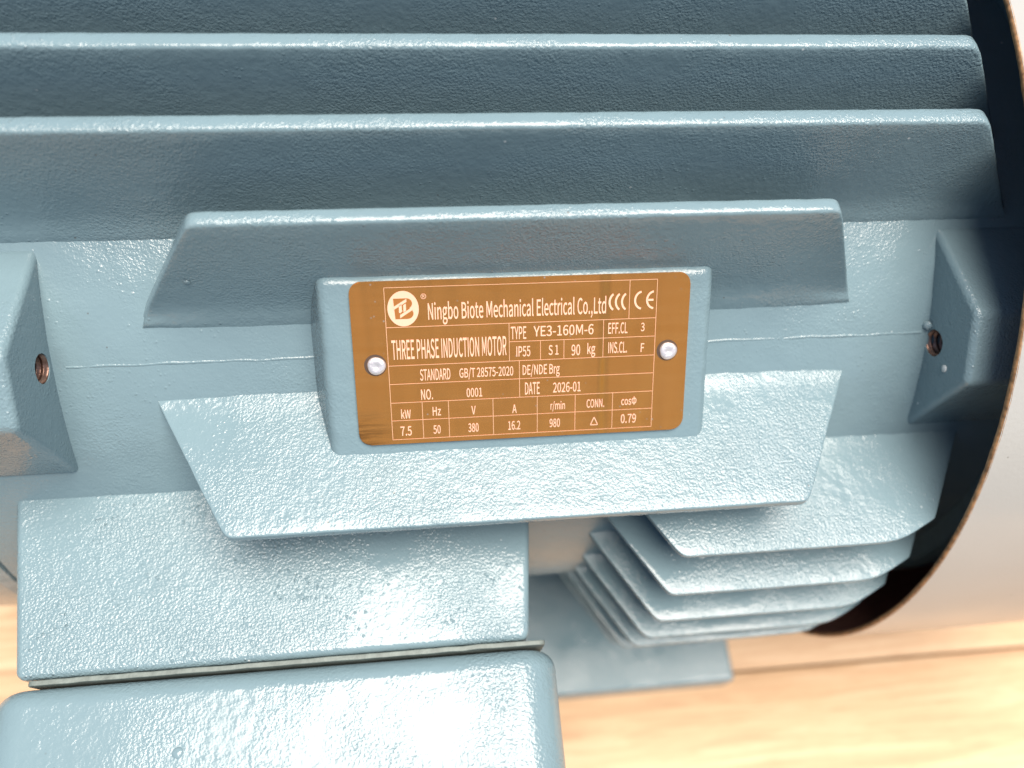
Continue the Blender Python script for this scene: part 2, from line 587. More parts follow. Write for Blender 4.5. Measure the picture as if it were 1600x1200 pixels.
# outlines of the plain sans-serif letters used on the plate: advance, points, triangles
GLYPHS={
' ':(0.157, '',''),
',':(0.195, '70,-66 92,-37 98,-9 99,-8 73,-2 53,16 45,43 53,71 74,89 101,95 134,85 155,56 162,13 149,-51 112,-103 49,-143 28,-92','8,10,9 7,10,8 7,11,10 6,11,7 6,12,11 5,12,6 4,12,5 4,3,12 3,13,12 2,13,3 1,13,2 0,13,1 0,14,13 16,14,0 15,14,16'),
'-':(0.243, '218,228 218,165 25,165 25,228','2,0,3 2,1,0'),
'.':(0.195, '51,68 70,88 97,95 124,88 144,69 151,39 143,10 124,-9 97,-16 70,-9 51,10 44,39','1,3,2 0,3,1 0,4,3 0,5,4 11,5,0 10,5,11 10,6,5 9,6,10 9,7,6 9,8,7'),
'/':(0.275, '273,563 60,-132 -2,-132 213,563','2,0,3 2,1,0'),
'0':(0.389, '48,408 105,499 195,530 284,499 341,408 361,258 341,107 284,15 195,-17 105,15 48,107 28,258 273,378 241,445 195,464 149,445 116,378 104,258 116,138 149,71 195,50 241,71 273,138 286,258','1,3,2 0,3,1 0,14,3 14,4,3 0,15,14 13,4,14 0,16,15 12,4,13 12,5,4 11,16,0 23,5,12 11,17,16 23,6,5 10,17,11 10,18,17 22,6,23 10,19,18 21,6,22 9,19,10 21,7,6 9,20,19 20,7,21 9,7,20 9,8,7'),
'1':(0.389, '169,60 169,429 78,429 78,482 124,493 159,505 190,520 247,520 247,60 350,60 350,-7 55,-7 55,60','5,7,6 5,8,7 4,1,5 1,8,5 3,1,4 2,1,3 0,8,1 11,0,12 11,8,0 11,9,8 11,10,9'),
'2':(0.389, '158,171 234,278 259,369 249,418 221,451 171,463 134,456 100,436 65,401 18,448 67,493 118,520 180,530 262,510 317,455 336,372 310,265 239,157 145,59 155,60 184,62 211,62 361,62 361,-7 24,-7 24,41','11,13,12 10,13,11 10,14,13 9,5,10 5,14,10 9,6,5 4,14,5 9,7,6 4,15,14 3,15,4 8,7,9 2,15,3 2,16,15 1,16,2 0,16,1 0,17,16 25,17,0 25,18,17 20,22,21 20,23,22 19,23,20 18,23,19 25,23,18 24,23,25'),
'3':(0.389, '52,113 91,80 130,59 180,51 231,62 265,92 277,139 263,189 216,223 118,236 118,297 206,311 247,343 260,389 250,429 223,454 180,463 143,457 109,441 73,411 29,463 77,499 125,521 182,530 263,514 319,468 339,395 327,336 293,292 248,267 248,272 300,249 341,203 357,137 333,55 271,2 184,-16 112,-6 56,21 11,61','22,24,23 21,24,22 21,25,24 20,25,21 20,16,25 16,15,25 15,26,25 20,17,16 19,18,20 18,17,20 14,26,15 13,26,14 13,27,26 12,27,13 11,27,12 11,28,27 10,28,11 9,28,10 9,30,28 30,29,28 9,31,30 9,8,31 8,32,31 7,32,8 7,33,32 6,33,7 5,33,6 5,34,33 39,1,0 4,34,5 39,2,1 3,34,4 38,2,39 38,3,2 3,35,34 38,35,3 37,35,38 37,36,35'),
'4':(0.389, '7,134 7,186 224,520 305,520 305,200 374,200 374,134 305,134 305,-7 231,-7 231,134 232,380 233,414 234,436 243,436 232,415 218,390 203,364 94,200 231,200 231,350','1,3,2 1,13,3 13,14,3 14,4,3 1,15,13 15,12,13 15,12,14 12,4,14 1,16,15 11,4,12 1,17,16 20,4,11 1,18,17 19,4,20 1,19,18 1,4,19 1,5,4 1,6,5 0,6,1 10,6,0 9,7,10 7,6,10 9,8,7'),
'5':(0.389, '50,111 87,79 127,59 177,51 229,65 265,104 279,165 267,225 232,262 180,275 151,272 125,262 94,244 53,270 71,520 333,520 333,452 139,452 128,322 141,328 167,335 197,338 278,320 337,263 359,167 333,68 269,5 184,-16 111,-6 55,20 9,58','13,17,14 17,15,14 17,16,15 13,18,17 20,22,21 19,22,20 18,22,19 13,22,18 13,9,22 9,23,22 13,10,9 8,23,9 13,11,10 12,11,13 8,24,23 7,24,8 6,24,7 6,25,24 5,25,6 30,1,0 4,25,5 30,2,1 4,26,25 3,26,4 30,3,2 29,3,30 29,26,3 28,26,29 28,27,26'),
'6':(0.389, '60,409 131,501 228,530 279,522 321,503 360,470 313,421 286,446 260,458 232,463 171,444 126,380 110,276 131,296 173,318 216,326 295,307 347,251 366,157 344,67 288,6 211,-16 118,13 55,101 32,245 251,62 279,99 291,158 281,215 253,251 205,264 174,258 140,238 108,204 125,119 160,66 211,49','1,3,2 1,4,3 1,5,4 0,10,1 10,9,1 9,5,1 9,8,5 8,7,5 7,6,5 0,11,10 24,11,0 24,12,11 14,16,15 13,16,14 13,17,16 12,17,13 24,30,12 30,17,12 24,31,30 29,17,30 24,32,31 28,17,29 28,18,17 23,33,24 33,32,24 27,18,28 23,34,33 26,18,27 26,19,18 23,35,34 22,35,23 25,19,26 25,20,19 22,36,35 36,20,25 22,20,36 21,20,22'),
'7':(0.389, '27,452 27,520 363,520 363,473 271,325 228,177 212,-7 131,-7 151,176 197,324 271,452','0,2,1 0,3,2 0,10,3 10,4,3 9,4,10 9,5,4 8,5,9 8,6,5 7,6,8'),
'8':(0.389, '40,192 76,242 119,273 119,269 86,298 60,339 50,391 69,463 122,511 197,528 276,510 328,460 345,386 334,332 307,288 277,259 277,262 318,233 351,187 364,123 342,52 283,2 196,-16 108,2 47,53 25,127 267,425 240,455 197,466 158,457 132,431 122,391 137,344 178,311 229,287 254,315 271,348 276,382 271,178 224,213 161,241 128,214 105,176 96,133 109,88 145,57 197,46 246,56 277,84 288,125','8,10,9 7,10,8 7,28,10 28,11,10 7,29,28 27,11,28 6,29,7 27,12,11 6,30,29 26,12,27 6,31,30 37,12,26 6,32,31 5,32,6 37,13,12 36,13,37 35,13,36 5,33,32 4,33,5 35,14,13 34,14,35 4,34,33 3,2,4 2,34,4 34,16,14 16,15,14 2,16,34 1,16,2 1,40,16 40,17,16 0,40,1 0,41,40 39,17,40 39,18,17 0,42,41 38,18,39 25,42,0 38,19,18 49,19,38 25,43,42 25,44,43 24,44,25 48,19,49 48,20,19 24,45,44 47,20,48 24,46,45 46,20,47 23,46,24 46,21,20 23,21,46 23,22,21'),
'9':(0.389, '75,93 104,68 132,56 162,51 219,70 263,134 280,238 260,218 217,196 172,188 94,207 42,264 24,356 45,447 100,508 178,530 271,502 335,417 358,279 331,109 260,13 165,-16 112,-9 69,10 31,43 138,452 109,415 98,356 108,299 136,263 183,249 216,256 250,277 282,313 266,397 230,448 179,465','14,16,15 13,16,14 13,36,16 36,17,16 13,25,36 35,17,36 13,26,25 34,17,35 12,26,13 34,18,17 12,27,26 33,18,34 11,27,12 11,28,27 32,18,33 11,29,28 32,6,18 6,19,18 31,6,32 10,29,11 10,30,29 30,6,31 10,6,30 10,7,6 5,19,6 10,8,7 9,8,10 4,19,5 4,20,19 24,1,0 3,20,4 24,2,1 24,3,2 24,20,3 23,20,24 23,21,20 22,21,23'),
'A':(0.426, '254,520 433,-7 349,-7 300,150 123,150 73,-7 -7,-7 171,520 258,285 240,343 223,400 208,454 215,454 200,400 183,343 166,285 143,215 280,215','6,11,7 11,0,7 11,12,0 12,1,0 6,13,11 13,10,11 13,10,12 10,1,12 9,1,10 6,14,13 8,1,9 6,15,14 17,1,8 6,16,15 6,4,16 4,17,16 4,3,17 3,1,17 6,5,4 2,1,3'),
'B':(0.46, '223,520 317,508 382,465 406,388 397,337 370,296 331,273 331,278 382,258 421,214 436,150 410,62 338,10 234,-7 64,-7 64,520 280,312 317,339 328,380 316,423 279,447 214,455 142,455 142,303 211,303 298,69 342,100 358,153 343,200 299,229 224,238 142,238 142,59 224,59','14,22,15 22,0,15 22,1,0 22,2,1 22,21,2 21,20,2 20,3,2 14,23,22 19,3,20 18,3,19 18,4,3 17,4,18 16,4,17 16,5,4 24,5,16 14,31,23 31,24,23 31,5,24 31,7,5 7,6,5 31,8,7 31,30,8 30,9,8 14,32,31 29,9,30 28,9,29 28,10,9 27,10,28 26,10,27 26,11,10 25,11,26 33,11,25 33,12,11 14,33,32 14,12,33 14,13,12'),
'C':(0.447, '64,402 147,496 268,530 328,520 377,496 419,460 375,407 341,437 308,453 269,459 188,434 134,366 114,258 133,149 186,80 267,55 310,61 347,80 386,116 431,64 381,19 327,-7 264,-16 145,16 64,110 33,256','1,3,2 1,4,3 0,4,1 0,9,4 9,5,4 9,8,5 8,7,5 7,6,5 0,10,9 0,11,10 25,11,0 25,12,11 25,13,12 24,13,25 24,14,13 17,19,18 23,14,24 16,19,17 23,15,14 16,20,19 15,20,16 23,20,15 23,21,20 22,21,23'),
'D':(0.482, '200,520 335,490 419,401 448,258 419,116 336,25 202,-7 64,-7 64,520 290,84 347,151 367,258 347,366 290,431 192,454 142,454 142,60 192,60','7,15,8 15,0,8 15,1,0 15,14,1 14,13,1 13,2,1 7,16,15 12,2,13 12,3,2 11,3,12 11,4,3 10,4,11 9,4,10 9,5,4 17,5,9 7,17,16 7,5,17 7,6,5'),
'E':(0.412, '373,520 373,452 142,452 142,305 337,305 337,235 142,235 142,62 381,62 381,-7 64,-7 64,520','10,2,11 2,0,11 2,1,0 10,3,2 10,6,3 6,4,3 6,5,4 10,7,6 10,8,7 10,9,8'),
'F':(0.387, '373,520 373,452 142,452 142,292 338,292 338,223 142,223 142,-7 64,-7 64,520','8,2,9 2,0,9 2,1,0 8,3,2 8,6,3 6,4,3 6,5,4 8,7,6'),
'G':(0.482, '65,402 151,497 276,530 342,520 392,495 433,460 390,407 356,436 322,452 278,459 192,434 135,366 114,258 134,149 189,80 279,55 313,58 343,68 364,82 364,205 255,205 255,273 438,273 438,47 394,14 338,-8 272,-16 148,16 64,110 33,256','1,3,2 1,4,3 0,4,1 0,9,4 9,5,4 9,8,5 8,7,5 7,6,5 0,10,9 0,11,10 29,11,0 29,12,11 20,22,21 20,19,22 19,23,22 29,13,12 28,13,29 18,23,19 28,14,13 27,14,28 17,23,18 27,15,14 16,23,17 15,23,16 27,23,15 27,24,23 26,24,27 26,25,24'),
'H':(0.51, '142,520 142,305 368,305 368,520 447,520 447,-7 368,-7 368,235 142,235 142,-7 64,-7 64,520','10,0,11 10,1,0 2,4,3 2,5,4 10,8,1 8,2,1 8,7,2 7,5,2 10,9,8 6,5,7'),
'I':(0.205, '142,520 142,-7 64,-7 64,520','2,0,3 2,1,0'),
'J':(0.375, '72,115 101,78 128,60 159,55 202,65 227,97 235,157 235,520 314,520 314,150 300,67 251,6 166,-16 105,-7 55,22 14,73','6,8,7 6,9,8 5,9,6 5,10,9 15,1,0 4,10,5 15,2,1 14,2,15 4,11,10 3,11,4 14,3,2 14,11,3 13,11,14 13,12,11'),
'K':(0.452, '142,520 142,263 133,263 348,520 440,520 273,318 462,-7 373,-7 222,255 142,160 142,-7 64,-7 64,520','11,0,12 11,2,0 2,1,0 2,4,3 2,5,4 2,8,5 8,6,5 11,9,2 9,8,2 7,6,8 11,10,9'),
'L':(0.38, '142,520 142,62 367,62 367,-7 64,-7 64,520','4,0,5 4,1,0 4,2,1 4,3,2'),
'M':(0.569, '64,0 64,520 152,520 284,210 417,520 505,520 505,0 443,0 443,395 308,70 260,70 126,395 126,0','0,1,11 0,11,12 1,2,11 2,3,11 3,10,11 3,9,10 3,8,9 3,4,8 4,5,8 5,6,8 6,7,8'),
'N':(0.506, '141,520 330,193 384,91 375,91 372,137 368,192 367,246 367,520 443,520 443,-7 365,-7 176,321 123,423 131,423 134,378 137,324 139,270 139,-7 64,-7 64,520','18,12,19 12,0,19 12,13,0 13,1,0 6,8,7 6,9,8 18,14,12 14,11,12 14,1,13 18,15,14 11,1,14 18,16,15 10,1,11 18,17,16 5,9,6 10,3,1 3,2,1 4,9,5 3,9,4 10,9,3'),
'O':(0.52, '62,403 142,497 260,530 378,497 457,403 486,258 457,113 378,18 260,-16 142,18 62,113 33,258 387,366 336,434 260,458 183,434 133,366 114,258 133,150 183,80 260,55 336,80 387,150 405,258','1,3,2 0,3,1 0,14,3 14,4,3 0,15,14 13,4,14 0,16,15 12,4,13 11,16,0 12,5,4 11,17,16 23,5,12 10,17,11 23,6,5 10,18,17 22,6,23 10,19,18 21,6,22 9,19,10 21,7,6 20,7,21 9,20,19 9,7,20 9,8,7'),
'P':(0.443, '218,520 321,506 391,456 416,363 391,269 322,215 220,197 142,197 142,-7 64,-7 64,520 283,275 324,307 337,363 323,417 282,445 208,454 142,454 142,264 211,264','9,17,10 17,0,10 17,1,0 17,2,1 17,16,2 16,15,2 15,3,2 9,18,17 14,3,15 13,3,14 13,4,3 12,4,13 11,4,12 19,4,11 19,5,4 9,7,18 7,19,18 7,5,19 7,6,5 9,8,7'),
'R':(0.445, '286,287 325,318 339,370 325,419 287,445 221,454 142,454 142,277 221,277 142,211 142,-7 64,-7 64,520 232,520 327,506 393,459 418,370 402,297 360,246 305,222 437,-7 348,-7 224,211','11,6,12 6,13,12 6,14,13 6,15,14 6,5,15 5,4,15 4,16,15 11,7,6 3,16,4 2,16,3 2,17,16 1,17,2 0,17,1 0,18,17 8,18,0 11,9,7 9,8,7 9,18,8 9,19,18 9,22,19 22,20,19 11,10,9 21,20,22'),
'S':(0.417, '71,121 117,84 163,62 213,55 269,65 302,91 314,131 304,170 275,195 232,216 159,249 109,276 68,320 50,387 73,461 133,511 219,530 279,521 332,498 380,460 337,408 299,437 262,453 219,459 171,450 141,427 131,392 143,355 173,330 212,312 285,280 340,249 380,204 394,136 372,59 309,4 213,-16 142,-7 80,20 24,66','15,17,16 15,18,17 14,18,15 14,19,18 13,24,14 24,23,14 23,19,14 23,22,19 22,21,19 21,20,19 13,25,24 13,26,25 13,27,26 12,27,13 12,28,27 12,29,28 11,29,12 11,30,29 11,31,30 10,31,11 10,32,31 9,32,10 8,32,9 8,33,32 7,33,8 6,33,7 6,34,33 5,34,6 39,1,0 4,34,5 39,2,1 38,2,39 3,34,4 38,3,2 3,35,34 38,35,3 37,35,38 37,36,35'),
'T':(0.419, '15,452 15,520 405,520 405,452 249,452 249,-7 170,-7 170,452','0,2,1 0,3,2 7,3,0 6,4,7 4,3,7 6,5,4'),
'U':(0.505, '62,520 140,520 140,211 156,116 196,69 253,55 311,69 352,116 368,211 368,520 444,520 444,211 419,78 351,5 253,-16 155,5 87,78 62,211','17,1,0 17,2,1 8,10,9 8,11,10 16,2,17 8,12,11 7,12,8 16,3,2 6,12,7 16,4,3 15,4,16 6,13,12 5,13,6 15,5,4 15,13,5 15,14,13'),
'V':(0.403, '74,520 159,237 175,180 191,125 207,73 199,73 215,125 231,180 247,237 332,520 412,520 245,-7 159,-7 -9,520','12,0,13 12,1,0 8,10,9 8,11,10 12,2,1 7,11,8 12,3,2 6,11,7 5,4,6 4,11,6 12,4,3 12,11,4'),
'W':(0.615, '91,520 146,235 156,180 166,124 175,74 167,74 177,125 189,180 202,236 274,520 344,520 417,236 429,180 441,125 452,74 445,74 453,124 463,180 472,235 529,520 605,520 496,-7 406,-7 327,308 318,348 310,386 303,419 312,419 305,386 296,348 287,308 209,-7 121,-7 10,520','32,0,33 32,1,0 8,10,9 8,26,10 26,27,10 27,11,10 18,20,19 18,21,20 8,28,26 28,25,26 28,25,27 25,11,27 24,11,25 8,29,28 23,11,24 8,30,29 8,31,30 22,11,23 7,31,8 22,12,11 32,2,1 17,21,18 22,13,12 6,31,7 32,3,2 16,21,17 22,15,13 15,14,13 5,4,6 4,31,6 32,4,3 15,21,16 32,31,4 22,21,15'),
'Y':(0.372, '-12,520 72,520 141,371 157,334 174,296 189,263 183,263 199,297 217,334 233,371 301,520 384,520 225,197 225,-7 146,-7 146,197','15,1,0 15,2,1 9,11,10 9,12,11 15,3,2 8,12,9 7,12,8 15,4,3 6,5,7 5,12,7 15,5,4 15,12,5 14,12,15 14,13,12'),
'a':(0.394, '60,173 140,221 267,246 261,285 240,317 196,330 155,324 118,309 79,287 48,343 95,370 146,389 207,397 286,377 331,319 345,234 345,-7 280,-7 274,39 280,39 243,12 199,-8 152,-16 92,-3 50,37 34,99 268,190 176,171 125,141 110,103 118,72 139,55 170,50 203,55 235,71 268,96','11,13,12 10,13,11 10,14,13 9,14,10 8,7,9 7,6,9 6,5,9 5,14,9 4,14,5 4,15,14 3,15,4 2,15,3 1,15,2 1,26,15 26,16,15 0,26,1 0,27,26 35,16,26 25,27,0 25,28,27 25,29,28 25,30,29 24,30,25 34,16,35 24,31,30 33,19,34 19,16,34 24,32,31 32,19,33 24,18,32 18,19,32 24,20,18 20,17,18 20,16,19 23,20,24 23,21,20 17,16,20 22,21,23'),
'b':(0.433, '127,32 122,-7 57,-7 57,564 136,564 136,405 134,351 160,370 201,390 246,397 333,372 386,302 404,196 380,82 317,9 232,-16 194,-10 155,7 122,32 314,267 284,313 229,329 200,323 168,307 136,281 136,88 165,67 195,55 221,52 273,69 310,117 323,196','2,4,3 2,5,4 2,6,5 8,10,9 7,10,8 7,11,10 6,11,7 2,24,6 24,23,6 23,22,6 22,21,6 21,11,6 20,11,21 19,11,20 19,12,11 2,25,24 31,12,19 31,13,12 30,13,31 29,13,30 2,26,25 29,14,13 28,14,29 2,18,26 18,27,26 18,28,27 18,0,28 0,14,28 2,17,18 1,17,0 17,14,0 17,15,14 2,1,17 16,15,17'),
'c':(0.357, '56,302 125,373 219,397 266,391 304,374 340,347 299,293 271,314 248,325 222,329 164,312 124,264 109,190 124,116 162,69 220,51 251,56 280,69 311,92 347,37 304,7 261,-10 214,-16 120,8 54,79 29,190','1,3,2 1,4,3 1,5,4 0,9,1 9,5,1 9,8,5 8,7,5 7,6,5 0,10,9 0,11,10 25,11,0 25,12,11 24,12,25 24,13,12 24,14,13 17,19,18 23,14,24 16,19,17 23,15,14 15,19,16 23,19,15 23,20,19 22,20,23 22,21,20'),
'd':(0.434, '54,300 116,372 201,397 244,391 280,376 301,360 298,411 298,564 377,564 377,-7 311,-7 305,38 312,38 280,12 240,-8 194,-16 107,8 50,79 30,190 298,293 271,313 242,325 214,329 162,312 124,264 110,190 122,115 155,68 208,52 239,57 270,73 298,100','6,8,7 6,9,8 5,9,6 1,3,2 1,4,3 1,5,4 0,5,1 0,22,5 22,21,5 21,20,5 20,19,5 19,9,5 0,23,22 0,24,23 18,24,0 31,9,19 18,25,24 18,26,25 17,26,18 17,27,26 30,9,31 16,27,17 29,12,30 12,9,30 16,28,27 28,12,29 16,11,28 11,12,28 16,13,11 13,10,11 13,9,12 16,14,13 10,9,13 15,14,16'),
'e':(0.388, '55,300 120,372 206,397 293,374 347,309 366,212 365,198 364,185 362,168 109,168 124,108 165,65 226,49 259,53 289,62 324,82 353,27 310,3 268,-11 218,-16 122,8 55,79 29,190 285,283 255,319 208,332 161,319 125,281 108,228 294,228','1,3,2 1,4,3 0,25,1 25,4,1 0,26,25 24,4,25 23,4,24 0,27,26 23,5,4 22,27,0 29,5,23 22,28,27 22,29,28 22,5,29 22,6,5 22,7,6 21,9,22 9,7,22 9,8,7 21,10,9 21,11,10 14,16,15 20,11,21 20,12,11 13,16,14 12,16,13 20,16,12 20,17,16 19,17,20 19,18,17'),
'g':(0.395, '36,-39 56,-7 85,16 85,13 69,26 55,49 50,79 57,110 74,136 92,152 92,149 70,173 50,210 43,255 63,330 118,380 191,397 213,396 233,392 247,387 385,387 385,324 315,324 323,314 334,286 338,252 319,179 266,130 192,113 172,115 152,120 138,126 129,117 121,104 119,89 123,71 141,59 178,54 253,54 329,44 376,12 393,-44 367,-113 298,-163 193,-182 108,-170 50,-133 28,-74 256,299 229,326 192,336 155,326 129,299 119,254 129,210 155,181 192,171 229,181 255,210 266,254 307,-30 285,-17 245,-13 179,-13 164,-12 146,-10 132,-8 114,-25 102,-45 99,-64 111,-95 145,-116 202,-124 263,-113 302,-87 315,-54','15,17,16 15,18,17 15,19,18 15,20,19 15,21,20 14,50,15 50,21,15 14,51,50 49,21,50 13,51,14 13,52,51 48,22,49 22,21,49 48,23,22 48,24,23 59,24,48 13,53,52 59,25,24 12,53,13 58,25,59 12,54,53 58,26,25 57,26,58 12,55,54 11,55,12 56,26,57 11,56,55 56,27,26 10,9,11 9,56,11 9,27,56 8,27,9 7,31,8 31,27,8 31,28,27 7,32,31 30,28,31 29,28,30 7,33,32 6,33,7 6,34,33 6,35,34 5,35,6 5,36,35 5,37,36 5,38,37 5,39,38 4,39,5 4,40,39 3,2,4 2,40,4 1,40,2 1,66,40 66,62,40 62,61,40 61,41,40 0,66,1 0,67,66 65,62,66 64,62,65 63,62,64 60,41,61 0,68,67 75,41,60 47,68,0 75,42,41 47,69,68 74,42,75 47,70,69 46,70,47 73,42,74 46,71,70 72,42,73 72,43,42 46,72,71 46,43,72 45,43,46 45,44,43'),
'h':(0.425, '136,564 136,405 134,342 159,364 202,388 252,397 322,379 363,325 375,241 375,-7 298,-7 298,232 290,288 269,317 232,327 199,321 168,302 136,273 136,-7 57,-7 57,564','19,0,20 19,1,0 19,2,1 4,6,5 3,6,4 3,7,6 2,7,3 19,17,2 17,16,2 16,15,2 15,14,2 14,7,2 13,7,14 13,8,7 12,8,13 11,8,12 19,18,17 11,9,8 10,9,11'),
'i':(0.193, '54,527 71,544 97,550 122,544 140,527 147,501 140,475 122,458 97,451 71,458 54,475 47,501 136,387 136,-7 57,-7 57,387','14,12,15 14,13,12 1,3,2 1,4,3 0,4,1 0,5,4 11,5,0 11,6,5 10,6,11 9,6,10 9,7,6 8,7,9'),
'k':(0.387, '134,564 134,187 127,187 288,387 378,387 245,226 392,-7 306,-7 198,172 134,98 134,-7 57,-7 57,564','11,0,12 11,2,0 2,1,0 2,4,3 2,5,4 2,8,5 8,6,5 11,9,2 9,8,2 7,6,8 11,10,9'),
'l':(0.199, '57,564 136,564 136,72 138,58 142,53 147,51 149,51 153,51 165,54 177,-9 161,-13 148,-15 131,-16 89,-5 65,27 57,75','15,1,0 15,2,1 14,2,15 14,3,2 14,4,3 7,9,8 14,5,4 6,9,7 5,9,6 14,9,5 13,9,14 12,9,13 12,10,9 12,11,10'),
'm':(0.648, '123,387 129,332 122,332 156,364 197,388 243,397 296,388 332,361 350,329 384,361 427,387 474,397 543,379 583,325 596,241 596,-7 518,-7 518,232 511,288 490,317 454,327 427,321 397,303 366,273 366,-7 288,-7 288,232 281,288 260,317 224,327 197,321 167,303 136,273 136,-7 57,-7 57,387','10,12,11 4,6,5 3,6,4 3,7,6 9,12,10 34,0,35 34,2,0 2,1,0 9,13,12 2,7,3 2,8,7 8,13,9 34,32,2 32,31,2 31,30,2 30,29,2 29,8,2 29,20,8 20,13,8 29,21,20 19,13,20 28,21,29 19,14,13 28,22,21 27,22,28 18,14,19 27,23,22 26,23,27 17,14,18 34,33,32 26,24,23 17,15,14 25,24,26 16,15,17'),
'n':(0.427, '123,387 129,332 122,332 158,364 202,388 252,397 322,379 363,325 375,241 375,-7 298,-7 298,232 290,288 269,317 232,327 199,321 168,302 136,273 136,-7 57,-7 57,387','4,6,5 3,6,4 19,0,20 19,2,0 2,1,0 3,7,6 2,7,3 19,17,2 17,16,2 16,15,2 15,14,2 14,7,2 13,7,14 13,8,7 12,8,13 11,8,12 19,18,17 11,9,8 10,9,11'),
'o':(0.424, '55,301 121,373 212,397 303,373 369,301 395,190 369,79 303,8 212,-16 121,8 55,79 29,190 302,264 266,312 212,329 159,312 123,264 109,190 123,116 159,68 212,51 266,68 302,116 316,190','1,3,2 0,3,1 0,14,3 14,4,3 0,15,14 13,4,14 0,16,15 12,4,13 12,5,4 11,16,0 11,17,16 23,5,12 22,5,23 11,18,17 10,18,11 22,6,5 21,6,22 10,19,18 9,19,10 21,7,6 20,7,21 9,20,19 9,7,20 8,7,9'),
'r':(0.272, '123,387 130,318 121,318 150,358 189,387 232,397 249,396 263,393 281,386 266,317 248,323 237,325 225,326 194,318 163,291 136,243 136,-7 57,-7 57,387','4,6,5 4,7,6 4,8,7 17,0,18 17,2,0 2,1,0 3,8,4 3,9,8 2,12,3 12,11,3 11,10,3 10,9,3 2,13,12 17,15,2 15,14,2 14,13,2 17,16,15'),
's':(0.328, '52,96 91,68 126,53 166,48 205,55 226,74 234,100 222,128 192,149 151,166 98,189 54,225 36,282 53,341 100,382 174,397 221,391 262,375 302,348 263,297 232,318 205,329 175,333 138,326 118,309 112,285 122,260 149,242 189,226 244,202 290,165 309,104 292,43 243,0 164,-16 109,-9 60,10 12,42','14,16,15 14,17,16 13,17,14 13,18,17 13,22,18 22,21,18 21,20,18 20,19,18 12,23,13 23,22,13 12,24,23 12,25,24 12,26,25 11,26,12 11,27,26 11,28,27 11,29,28 10,29,11 10,30,29 9,30,10 8,30,9 8,31,30 7,31,8 6,31,7 6,32,31 5,32,6 37,1,0 4,32,5 37,2,1 3,32,4 37,3,2 37,32,3 37,33,32 36,33,37 35,33,36 35,34,33'),
't':(0.264, '69,321 12,321 12,383 73,387 80,494 146,494 146,387 250,387 250,321 146,321 146,116 151,79 167,58 199,50 212,51 226,55 246,63 263,0 233,-9 209,-14 183,-16 116,1 79,48 69,117','3,5,4 3,6,5 3,7,6 3,8,7 2,8,3 1,8,2 0,8,1 23,9,0 9,8,0 23,10,9 22,10,23 22,11,10 22,12,11 15,17,16 22,13,12 14,17,15 13,17,14 22,17,13 21,17,22 20,17,21 20,18,17 20,19,18'),
'w':(0.562, '89,387 148,162 155,126 162,91 169,62 161,62 168,91 176,126 185,162 246,387 319,387 380,162 389,126 398,91 405,62 398,62 404,91 412,126 420,162 476,387 553,387 446,-7 357,-7 301,203 292,239 284,275 277,307 284,307 277,275 269,238 260,202 204,-7 119,-7 10,387','32,0,33 32,1,0 8,10,9 8,26,10 26,27,10 27,11,10 18,20,19 18,21,20 8,28,26 28,25,26 28,25,27 25,11,27 24,11,25 8,29,28 23,11,24 8,30,29 22,11,23 8,31,30 22,12,11 7,31,8 17,21,18 32,2,1 22,13,12 6,31,7 16,21,17 32,3,2 22,15,13 15,14,13 5,4,6 4,31,6 15,21,16 32,4,3 32,31,4 22,21,15'),
'z':(0.333, '212,321 39,321 39,387 313,387 313,344 118,59 319,59 319,-7 18,-7 18,36','1,3,2 1,4,3 1,0,4 0,5,4 9,5,0 9,6,5 9,7,6 8,7,9'),
'Φ':(0.562, '136,78 58,150 31,258 58,367 136,438 245,464 245,538 317,538 317,464 427,438 505,367 532,258 505,150 427,78 317,51 317,-24 245,-24 245,51 175,380 125,331 107,258 125,185 175,136 245,116 245,398 387,136 437,185 455,258 437,331 387,380 317,398 317,116','5,7,6 5,8,7 5,9,8 4,9,5 4,10,9 3,24,4 24,30,4 30,10,4 24,31,30 29,10,30 3,18,24 23,31,24 3,19,18 28,10,29 28,11,10 2,19,3 27,11,28 2,20,19 27,12,11 1,20,2 26,12,27 1,21,20 1,22,21 25,12,26 0,22,1 25,13,12 31,13,25 0,23,22 0,31,23 0,13,31 17,13,0 17,14,13 16,14,17 16,15,14')}
